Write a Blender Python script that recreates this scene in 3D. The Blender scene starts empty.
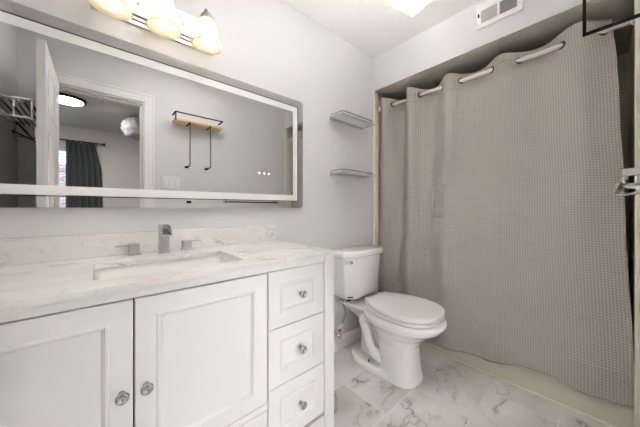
import bpy, bmesh, math, random
from mathutils import Vector, Matrix
random.seed(4)
PI = math.pi
SC = bpy.context.scene
COL = SC.collection

# ------------------------------------------------------------------ camera
CAM = Vector((0.0, -1.369, 1.095))
cd = bpy.data.cameras.new('camera')
cd.sensor_fit = 'HORIZONTAL'; cd.sensor_width = 36.0
cd.lens = 252.0 / 640.0 * 36.0
cd.shift_y = -5.5 / 640.0
cd.clip_start = 0.01
cam = bpy.data.objects.new('camera', cd); COL.objects.link(cam)
cam.location = CAM
cam.rotation_euler = (PI / 2, 0, math.radians(48.5 - 90))
SC.camera = cam

# ------------------------------------------------------------------ world, exposure
w = bpy.data.worlds.new('sky'); SC.world = w; w.use_nodes = True
nt = w.node_tree; nt.nodes.clear()
bg = nt.nodes.new('ShaderNodeBackground'); ow = nt.nodes.new('ShaderNodeOutputWorld')
sky = nt.nodes.new('ShaderNodeTexSky'); sky.sky_type = 'HOSEK_WILKIE'; sky.turbidity = 3.0
nt.links.new(sky.outputs[0], bg.inputs[0]); bg.inputs[1].default_value = 12.0
nt.links.new(bg.outputs[0], ow.inputs[0])
SC.view_settings.view_transform = 'Standard'; SC.view_settings.look = 'None'
SC.view_settings.gamma = 1.0; SC.view_settings.use_curve_mapping = False
SC.view_settings.exposure = 2.17
SC.cycles.diffuse_bounces = 8; SC.cycles.max_bounces = 16
SC.cycles.transparent_max_bounces = 16
SC.cycles.sample_clamp_indirect = 6.0

BULB = 1.5        # each vanity bulb
CEIL_W = 0.6         # bathroom ceiling fixture

# unseen fill spots added for brightness, bounced off ceiling and wall behind the camera
def add_fill(pos, aim, watts, size):
    L = bpy.data.lights.new('fill_spot', 'SPOT'); L.energy = watts; L.color = (1, .995, .985)
    L.spot_size = math.radians(size); L.spot_blend = 1.0; L.shadow_soft_size = .05
    o = bpy.data.objects.new('fill_spot', L); COL.objects.link(o); o.location = pos
    o.rotation_euler = (Vector(aim) - Vector(pos)).to_track_quat('-Z', 'Y').to_euler()
add_fill((.48, -.84, 1.78), (.54, -.77, 2.43), 80.0, 78)
add_fill((.75, -.74, 1.60), (1.0, -.62, 2.43), 7.5, 104)
add_fill((.66, -.95, .30), (.76, -1.475, .42), 15.0, 100)

# ------------------------------------------------------------------ materials
MATS = {}
def nodes_of(m):
    m.use_nodes = True
    t = m.node_tree
    return t, t.nodes['Principled BSDF']
def mat(name, col, rough=0.5, metal=0.0, spec=0.5, coat=0.0, var=0.0, bump=0.0, bscale=60, vscale=4):
    m = bpy.data.materials.new(name); t, b = nodes_of(m)
    b.inputs['Base Color'].default_value = (*col, 1); b.inputs['Roughness'].default_value = rough
    b.inputs['Metallic'].default_value = metal; b.inputs['Specular IOR Level'].default_value = spec
    b.inputs['Coat Weight'].default_value = coat
    if var or bump:
        tc = t.nodes.new('ShaderNodeTexCoord')
    if var:
        n = t.nodes.new('ShaderNodeTexNoise'); n.inputs['Scale'].default_value = vscale; n.inputs['Detail'].default_value = 4
        t.links.new(tc.outputs['Object'], n.inputs['Vector'])
        mx = t.nodes.new('ShaderNodeMix'); mx.data_type = 'RGBA'
        mx.inputs[6].default_value = (*[c * (1 - var) for c in col], 1)
        mx.inputs[7].default_value = (*[min(1, c * (1 + var)) for c in col], 1)
        t.links.new(n.outputs['Fac'], mx.inputs[0]); t.links.new(mx.outputs[2], b.inputs['Base Color'])
    if bump:
        n2 = t.nodes.new('ShaderNodeTexNoise'); n2.inputs['Scale'].default_value = bscale; n2.inputs['Detail'].default_value = 3
        t.links.new(tc.outputs['Object'], n2.inputs['Vector'])
        bp = t.nodes.new('ShaderNodeBump'); bp.inputs['Strength'].default_value = bump; bp.inputs['Distance'].default_value = 0.01
        t.links.new(n2.outputs['Fac'], bp.inputs['Height']); t.links.new(bp.outputs['Normal'], b.inputs['Normal'])
    MATS[name] = m
    return m

M_wall = mat('wall_paint', (.72, .72, .735), .6, spec=.25, bump=.05, bscale=120, var=.01)
M_ceil = mat('ceiling_texture', (.86, .85, .835), .9, spec=.1, bump=.6, bscale=110, var=.03, vscale=30)
M_popcorn_shaded = mat('popcorn_shaded', (.64, .60, .54), .95, spec=.05, bump=1.0, bscale=85, var=.22, vscale=110)  # shaded copy of the ceiling: alcove shade and warmth put into the tan
M_bedwall = mat('bedroom_paint', (.62, .60, .58), .7, spec=.2, var=.01)
M_trim = mat('trim_paint', (.86, .85, .83), .35, var=.01)
M_cab = mat('cabinet_paint', (.80, .795, .785), .32, var=.01)
M_gap_shade = mat('painted_gap_shade', (.03, .03, .03), .8, var=.02)  # near-black colour paints the shade inside the cabinet gaps
M_cream = mat('cream_trim', (.78, .73, .62), .45, var=.03)
M_tub = mat('tub_enamel', (.66, .62, .53), .25, var=.03)
M_surround = mat('tub_surround', (.72, .68, .58), .3, var=.04)
M_ceramic = mat('white_porcelain', (.86, .855, .84), .10, coat=.6, var=.005)
M_seat = mat('white_seat_plastic', (.86, .855, .84), .22, var=.005)
M_chrome = mat('chrome', (.80, .80, .80), .12, metal=1, var=.02)
M_knob = mat('knob_chrome', (.45, .45, .45), .16, metal=1, var=.02)
M_nickel = mat('brushed_nickel', (.54, .53, .52), .28, metal=1, var=.04, vscale=30)
M_steel = mat('rack_steel', (.16, .155, .15), .25, metal=1, var=.03)
M_black = mat('black_metal', (.008, .008, .008), .6, spec=.12, var=.1)
M_hole_dark = mat('grommet_hole_dark', (.06, .052, .045), .5, metal=.5, var=.1)  # near-black, stands in for the darkness inside the grommet holes
M_rod = mat('rod_enamel', (.78, .75, .70), .3, var=.02)
M_dark = mat('dark_hole', (.02, .02, .02), .7, var=.1)
M_plastic = mat('white_plastic', (.82, .82, .81), .35, var=.01)
M_red = mat('red_print', (.45, .03, .05), .5, var=.05)
M_tagwhite = mat('tag_paper', (.85, .82, .82), .6, var=.02)
M_braid = mat('braided_hose', (.25, .24, .23), .4, metal=.6, var=.2, vscale=300)
M_bedcurt = mat('charcoal_curtain_cloth', (.075, .08, .085), .9, spec=.1, var=.15, vscale=20)
M_bedrod = mat('dark_rod', (.03, .028, .027), .5, var=.1)
M_blind = mat('blind_slat', (.82, .83, .84), .45, var=.01)
M_carpet = mat('bedroom_carpet', (.30, .28, .26), .95, spec=.05, var=.1, vscale=60, bump=.4, bscale=300)
M_paperlamp = mat('white_pendant_paper', (.38, .38, .39), .7, var=.03)
M_screw = mat('screw', (.6, .6, .6), .3, metal=1, var=.02)
M_basin = mat('basin_porcelain', (.88, .865, .83), .12, coat=.4, var=.005)
M_grille2 = mat('vent_mesh', (.30, .30, .30), .5, var=.05)
M_grille = mat('vent_grille', (.52, .52, .50), .5, var=.05)
M_shelfmetal = mat('shelf_metal', (.58, .58, .58), .3, metal=.7, var=.02)

def wood_mat():
    m = bpy.data.materials.new('pale_wood'); t, b = nodes_of(m)
    tc = t.nodes.new('ShaderNodeTexCoord'); mp = t.nodes.new('ShaderNodeMapping'); mp.inputs['Scale'].default_value = (2, 30, 30)
    n = t.nodes.new('ShaderNodeTexNoise'); n.inputs['Scale'].default_value = 3; n.inputs['Detail'].default_value = 6
    r = t.nodes.new('ShaderNodeValToRGB'); r.color_ramp.elements[0].color = (.50, .33, .14, 1); r.color_ramp.elements[1].color = (.72, .54, .29, 1)
    t.links.new(tc.outputs['Object'], mp.inputs[0]); t.links.new(mp.outputs[0], n.inputs['Vector'])
    t.links.new(n.outputs['Fac'], r.inputs[0]); t.links.new(r.outputs[0], b.inputs['Base Color'])
    b.inputs['Roughness'].default_value = .5
    return m
M_wood = wood_mat()

def math_node(t, op, a, b=None, clamp=False):
    n = t.nodes.new('ShaderNodeMath'); n.operation = op; n.use_clamp = clamp
    for i, v in enumerate((a, b)):
        if v is None: continue
        if isinstance(v, (int, float)): n.inputs[i].default_value = v
        else: t.links.new(v, n.inputs[i])
    return n.outputs[0]
def maprange(t, v, a, b, c=0.0, d=1.0):
    n = t.nodes.new('ShaderNodeMapRange'); n.inputs[1].default_value = a; n.inputs[2].default_value = b
    n.inputs[3].default_value = c; n.inputs[4].default_value = d; n.clamp = True
    t.links.new(v, n.inputs[0]); return n.outputs[0]
def mixc(t, fac, a, b):
    n = t.nodes.new('ShaderNodeMix'); n.data_type = 'RGBA'
    if isinstance(fac, (int, float)): n.inputs[0].default_value = fac
    else: t.links.new(fac, n.inputs[0])
    for i, v in ((6, a), (7, b)):
        if isinstance(v, tuple): n.inputs[i].default_value = (*v, 1)
        else: t.links.new(v, n.inputs[i])
    return n.outputs[2]
def vein(t, vec, scale, width, distort=0.6, off=0.0, detail=5):
    n = t.nodes.new('ShaderNodeTexNoise'); n.inputs['Scale'].default_value = scale; n.inputs['Detail'].default_value = detail
    n.inputs['Roughness'].default_value = .55; n.inputs['Distortion'].default_value = distort
    t.links.new(vec, n.inputs['Vector'])
    d = math_node(t, 'ABSOLUTE', math_node(t, 'SUBTRACT', n.outputs['Fac'], 0.5 + off))
    return maprange(t, d, 0.0, width, 1.0, 0.0)

def tile_mat():
    m = bpy.data.materials.new('marble_floor_tile'); t, b = nodes_of(m)
    tc = t.nodes.new('ShaderNodeTexCoord')
    mp = t.nodes.new('ShaderNodeMapping'); mp.inputs['Location'].default_value = (-1.452, .600, 0)
    t.links.new(tc.outputs['Object'], mp.inputs[0])
    br = t.nodes.new('ShaderNodeTexBrick'); br.offset = .5; br.offset_frequency = 2; br.squash = 1
    br.inputs['Scale'].default_value = 1; br.inputs['Brick Width'].default_value = .61; br.inputs['Row Height'].default_value = .306
    br.inputs['Mortar Size'].default_value = .0027; br.inputs['Mortar Smooth'].default_value = .15
    br.inputs['Color1'].default_value = (0, 0, 0, 1); br.inputs['Color2'].default_value = (1, 1, 1, 1); br.inputs['Bias'].default_value = 0
    t.links.new(mp.outputs[0], br.inputs['Vector'])
    # every tile shows its own piece of stone
    add = t.nodes.new('ShaderNodeVectorMath'); add.operation = 'MULTIPLY_ADD'
    t.links.new(br.outputs['Color'], add.inputs[0]); add.inputs[1].default_value = (7.3, 4.1, 9.7)
    t.links.new(tc.outputs['Object'], add.inputs[2])
    rot = t.nodes.new('ShaderNodeMapping'); rot.inputs['Rotation'].default_value = (0, 0, math.radians(58)); rot.inputs['Scale'].default_value = (1.0, 1.7, 1)
    t.links.new(add.outputs[0], rot.inputs[0])
    core = vein(t, rot.outputs[0], 1.7, .010, .5, 0, 5)
    smear = vein(t, rot.outputs[0], 1.7, .055, .5, 0, 5)
    hair = vein(t, add.outputs[0], 2.6, .007, .7, .06, 5)
    ms = t.nodes.new('ShaderNodeTexNoise'); ms.inputs['Scale'].default_value = 4.2; ms.inputs['Detail'].default_value = 2; t.links.new(add.outputs[0], ms.inputs['Vector'])
    msk = maprange(t, ms.outputs['Fac'], .49, .64)
    msk2 = maprange(t, ms.outputs['Fac'], .52, .40)
    cl = t.nodes.new('ShaderNodeTexNoise'); cl.inputs['Scale'].default_value = 2.0; cl.inputs['Detail'].default_value = 4
    t.links.new(rot.outputs[0], cl.inputs['Vector'])
    base = mixc(t, maprange(t, cl.outputs['Fac'], .38, .64), (.62, .585, .555), (.80, .785, .77))
    sm = mixc(t, math_node(t, 'MULTIPLY', math_node(t, 'MULTIPLY', smear, msk), .45), base, (.34, .31, .28))
    warm = mixc(t, math_node(t, 'MULTIPLY', math_node(t, 'MULTIPLY', core, msk), .8), sm, (.17, .15, .125))
    fine = mixc(t, math_node(t, 'MULTIPLY', math_node(t, 'MULTIPLY', hair, msk2), .7), warm, (.27, .24, .21))
    col = mixc(t, br.outputs['Fac'], fine, (.80, .775, .735))
    t.links.new(col, b.inputs['Base Color'])
    b.inputs['Roughness'].default_value = .22
    bp = t.nodes.new('ShaderNodeBump'); bp.inputs['Strength'].default_value = .3; bp.inputs['Distance'].default_value = .002; bp.invert = True
    t.links.new(br.outputs['Fac'], bp.inputs['Height']); t.links.new(bp.outputs['Normal'], b.inputs['Normal'])
    return m
M_tile = tile_mat()

def stone_mat():
    m = bpy.data.materials.new('cream_marble_top'); t, b = nodes_of(m)
    tc = t.nodes.new('ShaderNodeTexCoord')
    rot = t.nodes.new('ShaderNodeMapping'); rot.inputs['Rotation'].default_value = (.5, .6, math.radians(-35)); rot.inputs['Scale'].default_value = (1, 2.4, 1.2)
    t.links.new(tc.outputs['Object'], rot.inputs[0])
    v1 = vein(t, rot.outputs[0], 4.5, .02, 1.0); v2 = vein(t, rot.outputs[0], 9.0, .022, 1.4, .03, 7)
    ms = t.nodes.new('ShaderNodeTexNoise'); ms.inputs['Scale'].default_value = 5; t.links.new(tc.outputs['Object'], ms.inputs['Vector'])
    msk = maprange(t, ms.outputs['Fac'], .48, .66)
    cl = t.nodes.new('ShaderNodeTexNoise'); cl.inputs['Scale'].default_value = 3.5; cl.inputs['Detail'].default_value = 6
    t.links.new(rot.outputs[0], cl.inputs['Vector'])
    base = mixc(t, maprange(t, cl.outputs['Fac'], .38, .66), (.79, .755, .73), (.89, .87, .845))
    c1 = mixc(t, math_node(t, 'MULTIPLY', math_node(t, 'MULTIPLY', v1, msk), .75), base, (.36, .32, .30))
    c2 = mixc(t, math_node(t, 'MULTIPLY', v2, .22), c1, (.45, .41, .39))
    t.links.new(c2, b.inputs['Base Color']); b.inputs['Roughness'].default_value = .16
    return m
M_stone = stone_mat()

def waffle_mat():
    m = bpy.data.materials.new('taupe_waffle_cloth'); t, b = nodes_of(m)
    uv = t.nodes.new('ShaderNodeUVMap'); uv.uv_map = 'UVMap'
    sp = t.nodes.new('ShaderNodeSeparateXYZ'); t.links.new(uv.outputs[0], sp.inputs[0])
    c = .0135
    su = math_node(t, 'ABSOLUTE', math_node(t, 'SINE', math_node(t, 'MULTIPLY', sp.outputs[0], PI / c)))
    sv = math_node(t, 'ABSOLUTE', math_node(t, 'SINE', math_node(t, 'MULTIPLY', sp.outputs[1], PI / c)))
    pit = math_node(t, 'MULTIPLY', su, sv)
    # packing creases, pressed in a grid
    def crease(v, period, shift):
        f = math_node(t, 'ABSOLUTE', math_node(t, 'SUBTRACT', math_node(t, 'FRACT', math_node(t, 'ADD', math_node(t, 'DIVIDE', v, period), shift)), .5))
        return maprange(t, f, 0.0, .004 / period, 1.0, 0.0)
    nz = t.nodes.new('ShaderNodeTexNoise'); nz.inputs['Scale'].default_value = 6; t.links.new(uv.outputs[0], nz.inputs['Vector'])
    cm = maprange(t, nz.outputs['Fac'], .45, .6)
    cr = math_node(t, 'MULTIPLY', math_node(t, 'MAXIMUM', crease(sp.outputs[1], .245, .3), crease(sp.outputs[0], .31, .1)), cm)
    seam = maprange(t, math_node(t, 'ABSOLUTE', math_node(t, 'SUBTRACT', sp.outputs[1], 1.948)), 0.0, .004, 1.0, 0.0)
    cr = math_node(t, 'SUBTRACT', cr, seam)
    h = math_node(t, 'SUBTRACT', math_node(t, 'MULTIPLY', cr, 2.6), pit)
    wr = t.nodes.new('ShaderNodeTexNoise'); wr.inputs['Scale'].default_value = 9; wr.inputs['Detail'].default_value = 3
    t.links.new(uv.outputs[0], wr.inputs['Vector'])
    h2 = math_node(t, 'ADD', h, math_node(t, 'MULTIPLY', wr.outputs['Fac'], 5.0))
    bp = t.nodes.new('ShaderNodeBump'); bp.inputs['Strength'].default_value = .6; bp.inputs['Distance'].default_value = .0035
    t.links.new(h2, bp.inputs['Height']); t.links.new(bp.outputs['Normal'], b.inputs['Normal'])
    col = mixc(t, maprange(t, pit, .25, .95), (.455, .415, .38), (.30, .27, .247))  # pits also coloured darker: shade inside the weave put into the colour
    t.links.new(col, b.inputs['Base Color']); b.inputs['Roughness'].default_value = .9
    b.inputs['Specular IOR Level'].default_value = .1
    return m
M_waffle = waffle_mat()

def shade_mat(name, tint, transp):
    m = bpy.data.materials.new(name); m.use_nodes = True; t = m.node_tree; t.nodes.clear()
    o = t.nodes.new('ShaderNodeOutputMaterial'); tr = t.nodes.new('ShaderNodeBsdfTransparent'); tl = t.nodes.new('ShaderNodeBsdfTranslucent')
    df = t.nodes.new('ShaderNodeBsdfDiffuse'); gl = t.nodes.new('ShaderNodeBsdfGlossy'); gl.inputs['Roughness'].default_value = .15
    tc = t.nodes.new('ShaderNodeTexCoord'); n = t.nodes.new('ShaderNodeTexNoise'); n.inputs['Scale'].default_value = 25; n.inputs['Detail'].default_value = 4
    t.links.new(tc.outputs['Object'], n.inputs['Vector'])
    c = mixc(t, n.outputs['Fac'], tint, tuple(min(1, x * 1.12) for x in tint))
    for x in (tl, df): t.links.new(c, x.inputs['Color'])
    def mix(f, a, b):
        k = t.nodes.new('ShaderNodeMixShader'); k.inputs[0].default_value = f
        t.links.new(a, k.inputs[1]); t.links.new(b, k.inputs[2]); return k.outputs[0]
    s = mix(.3, tl.outputs[0], df.outputs[0]); s = mix(transp, s, tr.outputs[0]); s = mix(.04, s, gl.outputs[0])
    t.links.new(s, o.inputs['Surface']); return m
M_shade = shade_mat('alabaster_glass', (.95, .85, .70), .16)
M_ceilglass = shade_mat('frosted_square_glass', (.95, .90, .78), .35)

def glass_mat():
    m = bpy.data.materials.new('window_glass'); t, b = nodes_of(m)
    b.inputs['Base Color'].default_value = (.95, .98, .97, 1); b.inputs['Roughness'].default_value = .02
    b.inputs['Transmission Weight'].default_value = 1; b.inputs['IOR'].default_value = 1.01
    return m
M_glass = glass_mat()
def frosted_shelf_mat():
    m = bpy.data.materials.new('clear_shelf_glass'); t, b = nodes_of(m)
    b.inputs['Base Color'].default_value = (.88, .90, .90, 1); b.inputs['Roughness'].default_value = .15
    b.inputs['Transmission Weight'].default_value = .3; b.inputs['IOR'].default_value = 1.45
    return m
M_shelfglass = frosted_shelf_mat()
def mirror_mat():
    m = bpy.data.materials.new('mirror_silver'); t, b = nodes_of(m)
    b.inputs['Base Color'].default_value = (.80, .80, .80, 1); b.inputs['Metallic'].default_value = 1; b.inputs['Roughness'].default_value = 0.0
    return m
M_mirror = mirror_mat()
M_frost = mat('frosted_mirror_band', (.86, .86, .845), .45, var=.005)
def emit_mat(name, col, s):
    m = bpy.data.materials.new(name); t, b = nodes_of(m)
    b.inputs['Emission Color'].default_value = (*col, 1); b.inputs['Emission Strength'].default_value = s
    return m
M_bulb = emit_mat('lit_bulb', (1, .97, .92), BULB)
M_led = emit_mat('white_touch_led', (1, 1, 1), .35)
M_bedglow = emit_mat('bedroom_lamp_diffuser', (1, .97, .92), 36.0)

def brick_mat():
    m = bpy.data.materials.new('red_brick'); t, b = nodes_of(m)
    tc = t.nodes.new('ShaderNodeTexCoord'); mp = t.nodes.new('ShaderNodeMapping'); mp.inputs['Rotation'].default_value = (PI / 2, 0, 0)
    br = t.nodes.new('ShaderNodeTexBrick'); br.inputs['Scale'].default_value = 4
    br.inputs['Color1'].default_value = (.36, .10, .07, 1); br.inputs['Color2'].default_value = (.48, .17, .12, 1); br.inputs['Mortar'].default_value = (.6, .55, .5, 1)
    t.links.new(tc.outputs['Object'], mp.inputs[0]); t.links.new(mp.outputs[0], br.inputs['Vector']); t.links.new(br.outputs['Color'], b.inputs['Base Color'])
    b.inputs['Roughness'].default_value = .9
    return m
M_brick = brick_mat()
def grass_mat():
    return mat('lawn', (.10, .16, .05), .95, var=.3, vscale=12)
M_lawn = grass_mat()

# ------------------------------------------------------------------ mesh helpers
WL = {}   # world location of every object we place
def bm_new(): return bmesh.new()
def box(bm, x0, x1, y0, y1, z0, z1):
    v = [bm.verts.new(p) for p in ((x0,y0,z0),(x1,y0,z0),(x1,y1,z0),(x0,y1,z0),(x0,y0,z1),(x1,y0,z1),(x1,y1,z1),(x0,y1,z1))]
    for f in ((0,3,2,1),(4,5,6,7),(0,1,5,4),(1,2,6,5),(2,3,7,6),(3,0,4,7)): bm.faces.new([v[i] for i in f])
    return bm
def B(*a): return box(bm_new(), *a)
def loft(bm, rings, cap0=True, cap1=True, closed=True):
    R = [[bm.verts.new(p) for p in r] for r in rings]
    n = len(R[0])
    for a, b in zip(R, R[1:]):
        for i in range(n if closed else n - 1):
            j = (i + 1) % n
            bm.faces.new((a[i], a[j], b[j], b[i]))
    if cap0: bm.faces.new(list(reversed(R[0])))
    if cap1: bm.faces.new(R[-1])
    return bm
def lathe(bm, prof, origin, axis=(0, 0, 1), seg=24, cap=False):
    a = Vector(axis).normalized(); q = a.to_track_quat('Z', 'Y'); o = Vector(origin)
    rings = []
    for r, h in prof:
        rings.append([o + q @ Vector((max(r, 1e-4) * math.cos(2*PI*k/seg), max(r, 1e-4) * math.sin(2*PI*k/seg), h)) for k in range(seg)])
    return loft(bm, rings, cap, cap)
def tube(bm, pts, r, seg=10, rs=None):
    pts = [Vector(p) for p in pts]; rings = []; up = None
    for i, p in enumerate(pts):
        d = (pts[min(i+1, len(pts)-1)] - pts[max(i-1, 0)]).normalized()
        if up is None:
            up = d.orthogonal().normalized()
        else:
            up = (up - d * up.dot(d)).normalized()
        s = d.cross(up); rr = rs[i] if rs else r
        rings.append([p + rr * (math.cos(2*PI*k/seg) * up + math.sin(2*PI*k/seg) * s) for k in range(seg)])
    return loft(bm, rings)
def smoothpath(pts, n=6):
    P = [Vector(p) for p in pts]; out = []
    for i in range(len(P) - 1):
        p0 = P[max(i-1, 0)]; p1 = P[i]; p2 = P[i+1]; p3 = P[min(i+2, len(P)-1)]
        for k in range(n):
            t = k / n
            out.append(.5 * ((2*p1) + (p2-p0)*t + (2*p0-5*p1+4*p2-p3)*t*t + (-p0+3*p1-3*p2+p3)*t**3))
    out.append(P[-1]); return out
def obj(name, bm, m, parent=None, loc=None, smooth=False, bevel=0.0, bseg=2, mats=None):
    """bm holds WORLD coordinates; the object gets its origin at loc or at its parent's origin"""
    o0 = Vector(loc) if loc is not None else (WL[parent.name].copy() if parent else Vector((0, 0, 0)))
    bmesh.ops.recalc_face_normals(bm, faces=bm.faces)
    bmesh.ops.translate(bm, verts=bm.verts, vec=-o0)
    me = bpy.data.meshes.new(name); bm.to_mesh(me); bm.free()
    for x in (mats or [m]): me.materials.append(x)
    o = bpy.data.objects.new(name, me); COL.objects.link(o); WL[o.name] = o0
    if parent: o.parent = parent; o.location = o0 - WL[parent.name]
    else: o.location = o0
    if smooth:
        for p in me.polygons: p.use_smooth = True
    if bevel:
        md = o.modifiers.new('bevel', 'BEVEL'); md.width = bevel; md.segments = bseg; md.limit_method = 'ANGLE'; md.angle_limit = math.radians(35)
    return o
def edge_smooth(o, ang=35):
    me = o.data
    for p in me.polygons: p.use_smooth = True
    b = bmesh.new(); b.from_mesh(me)
    for e in b.edges:
        if len(e.link_faces) == 2 and e.calc_face_angle(0) > math.radians(ang): e.smooth = False
    b.to_mesh(me); b.free()
    return o
def tag(o, label, cat, group=None):
    o['label'] = label; o['category'] = cat
    if group: o['group'] = group
    return o
def thing(name, label, cat, loc, group=None):
    o = bpy.data.objects.new(name, None); COL.objects.link(o); o.location = loc; o.empty_display_size = .1
    WL[o.name] = Vector(loc); return tag(o, label, cat, group)
def struct(name, bm, m, **k):
    o = obj(name, bm, m, **k); o['kind'] = 'structure'; return o
def copy_tree(o, parent=None):
    c = o.copy(); COL.objects.link(c)
    if parent: c.parent = parent
    for ch in list(o.children): copy_tree(ch, c)
    return c
def remeshed(o, voxel, smooth_it=6):
    md = o.modifiers.new('r', 'REMESH'); md.mode = 'VOXEL'; md.voxel_size = voxel
    ms = o.modifiers.new('s', 'SMOOTH'); ms.iterations = smooth_it; ms.factor = .5
    dg = bpy.context.evaluated_depsgraph_get()
    me = bpy.data.meshes.new_from_object(o.evaluated_get(dg))
    o.modifiers.clear(); o.data = me
    for p in me.polygons: p.use_smooth = True
    return o
def panel_rings(bm, x0, x1, z0, z1, yface, prof, thick=.018, dirn=-1):
    """a front facing -y (dirn -1): rectangles stepping inwards, prof = [(inset, out)], out>0 stands proud"""
    def ring(ins, out):
        y = yface + dirn * out
        return [Vector((x0+ins, y, z0+ins)), Vector((x1-ins, y, z0+ins)), Vector((x1-ins, y, z1-ins)), Vector((x0+ins, y, z1-ins))]
    return loft(bm, [ring(0, -thick)] + [ring(*p) for p in prof])

# ------------------------------------------------------------------ the setting
XS = 1.849; YF = -1.475; XL = -.425; ZC = 2.43; ZS = 2.138; XA = 2.66
struct('floor', B(XL, XA, YF, 0, -.05, 0), M_tile)
struct('ceiling', B(XL-.1, XS+.1, YF-.1, .1, ZC, ZC+.1), M_ceil)
struct('wall_back', B(XL-.1, XS+.004, 0, .1, -.05, ZC), M_wall)
struct('wall_left', B(XL-.1, XL, YF-.1, .1, -.05, ZC), M_wall)
DX0, DX1, DZ = -.250, .322, 2.055          # bathroom door opening
fw = bm_new(); YB = YF - .11
box(fw, XL-.1, DX0, YB, YF, -.05, ZC); box(fw, DX1, XS+.004, YB, YF, -.05, ZC); box(fw, DX0, DX1, YB, YF, DZ, ZC)
struct('wall_front', fw, M_wall)
struct('wall_right', B(XS, XS+.10, YF, 0, ZS, ZC), M_wall)                    # the drop over the tub
struct('ceiling_alcove', B(XS+.10, XA+.1, YF-.1, .1, ZS-.004, ZS+.1), M_popcorn_shaded)
so = struct('ceiling_soffit', B(XS+.0005, XS+.10, YF, 0, ZS-.004, ZS), M_popcorn_shaded)
struct('wall_alcove', B(XA, XA+.1, YF-.1, .1, -.05, ZS), M_surround)
struct('wall_alcove_back', B(XS+.004, XA, 0, .1, -.05, ZS), M_surround)
struct('wall_alcove_front', B(XS+.004, XA, YF-.1, YF, -.05, ZS), M_surround)
for n, y0, y1 in (('trim_1', -.014, 0), ('trim_2', YF, YF+.014)):
    struct(n, B(XS-.002, XS+.05, y0, y1, 0, ZS-.004), M_cream, bevel=.003)
# baseboards
def baseboard(name, pts_y, x0, x1, axis='x'):
    b = bm_new()
    prof = [(0, 0), (.014, 0), (.014, .075), (.008, .088), (.004, .098), (0, .10)]
    if axis == 'x':
        s = pts_y[1]
        rings = [[Vector((x, pts_y[0] + s*d, h)) for d, h in prof] for x in (x0, x1)]
    else:
        s = pts_y[1]
        rings = [[Vector((pts_y[0] + s*d, x, h)) for d, h in prof] for x in (x0, x1)]
    loft(b, rings)
    return struct(name, b, M_trim)
baseboard('baseboard_back', (0, -1), .80, XS-.003)
baseboard('baseboard_front', (YF, 1), DX1+.085, XS-.003)
baseboard('baseboard_left', (XL, 1), YF, -.56, 'y')
# door casing + jamb = trim_3
c = bm_new(); CW = .078
for ys, ye in ((YF, YF+.016), (YB-.016, YB)):
    box(c, DX0-CW, DX0, ys, ye, 0, DZ+CW); box(c, DX1, DX1+CW, ys, ye, 0, DZ+CW); box(c, DX0, DX1, ys, ye, DZ, DZ+CW)
    yy = ye if ys == YF else ys
    for (a0, a1) in ((DX0-CW, DX0-CW+.016), (DX1+CW-.016, DX1+CW)):
        box(c, a0, a1, min(yy, yy+(.006 if ys == YF else -.006)), max(yy, yy+(.006 if ys == YF else -.006)), 0, DZ+CW)
    box(c, DX0-CW+.016, DX1+CW-.016, min(yy, yy+(.006 if ys == YF else -.006)), max(yy, yy+(.006 if ys == YF else -.006)), DZ+CW-.016, DZ+CW)
box(c, DX0-.001, DX0+.012, YB, YF, 0, DZ); box(c, DX1-.012, DX1+.001, YB, YF, 0, DZ); box(c, DX0, DX1, YB, YF, DZ-.012, DZ+.001)
box(c, DX1-.024, DX1-.012, YB+.03, YB+.065, 0, DZ-.012); box(c, DX0+.012, DX1-.012, YB+.03, YB+.065, DZ-.024, DZ-.012)
struct('trim_3', c, M_trim, bevel=.002)
# open door leaf
d = bm_new(); dx0, dx1, dy0, dy1 = -.252, -.217, YF+.022, -.772+0.0
box(d, dx0, dx1, dy0, dy1, .012, 2.04)
def door_panels(b, xf, sgn):
    ym = (dy0 + dy1) / 2
    for (ya, yb) in ((dy0+.10, ym-.04), (ym+.04, dy1-.10)):
        for (za, zb) in ((.22, .80), (.94, 1.55), (1.66, 1.92)):
            def ring(i, out): return [Vector((xf+sgn*out, ya+i, za+i)), Vector((xf+sgn*out, yb-i, za+i)), Vector((xf+sgn*out, yb-i, zb-i)), Vector((xf+sgn*out, ya+i, zb-i))]
            loft(b, [ring(0, -.002), ring(0, .004), ring(.008, .006), ring(.016, .001), ring(.03, .001), ring(.05, .005)], True, True)
door_panels(d, dx1, 1); door_panels(d, dx0, -1)
dl = struct('door_1', d, M_trim, loc=(dx0, dy0, 0))
h = bm_new()
for s, xf in ((1, dx1), (-1, dx0)):
    lathe(h, [(0, 0), (.03, 0), (.03, .006), (.012, .012), (.012, .035), (.026, .045), (.026, .058), (.0, .064)], (xf, dy1-.065, .95), (s, 0, 0), 16)
obj('door_knob', h, M_nickel, dl, smooth=True)
for z in (.25, 1.05, 1.85):
    hb = B(dx0+.004, dx1-.004, dy0-.004, dy0, z-.045, z+.045)
    lathe(hb, [(.0, -.05), (.007, -.05), (.007, .05), (0, .05)], (dx0-.008, dy0-.002, z), (0, 0, 1), 10)
    obj('hinge', hb, M_nickel, dl)

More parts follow.
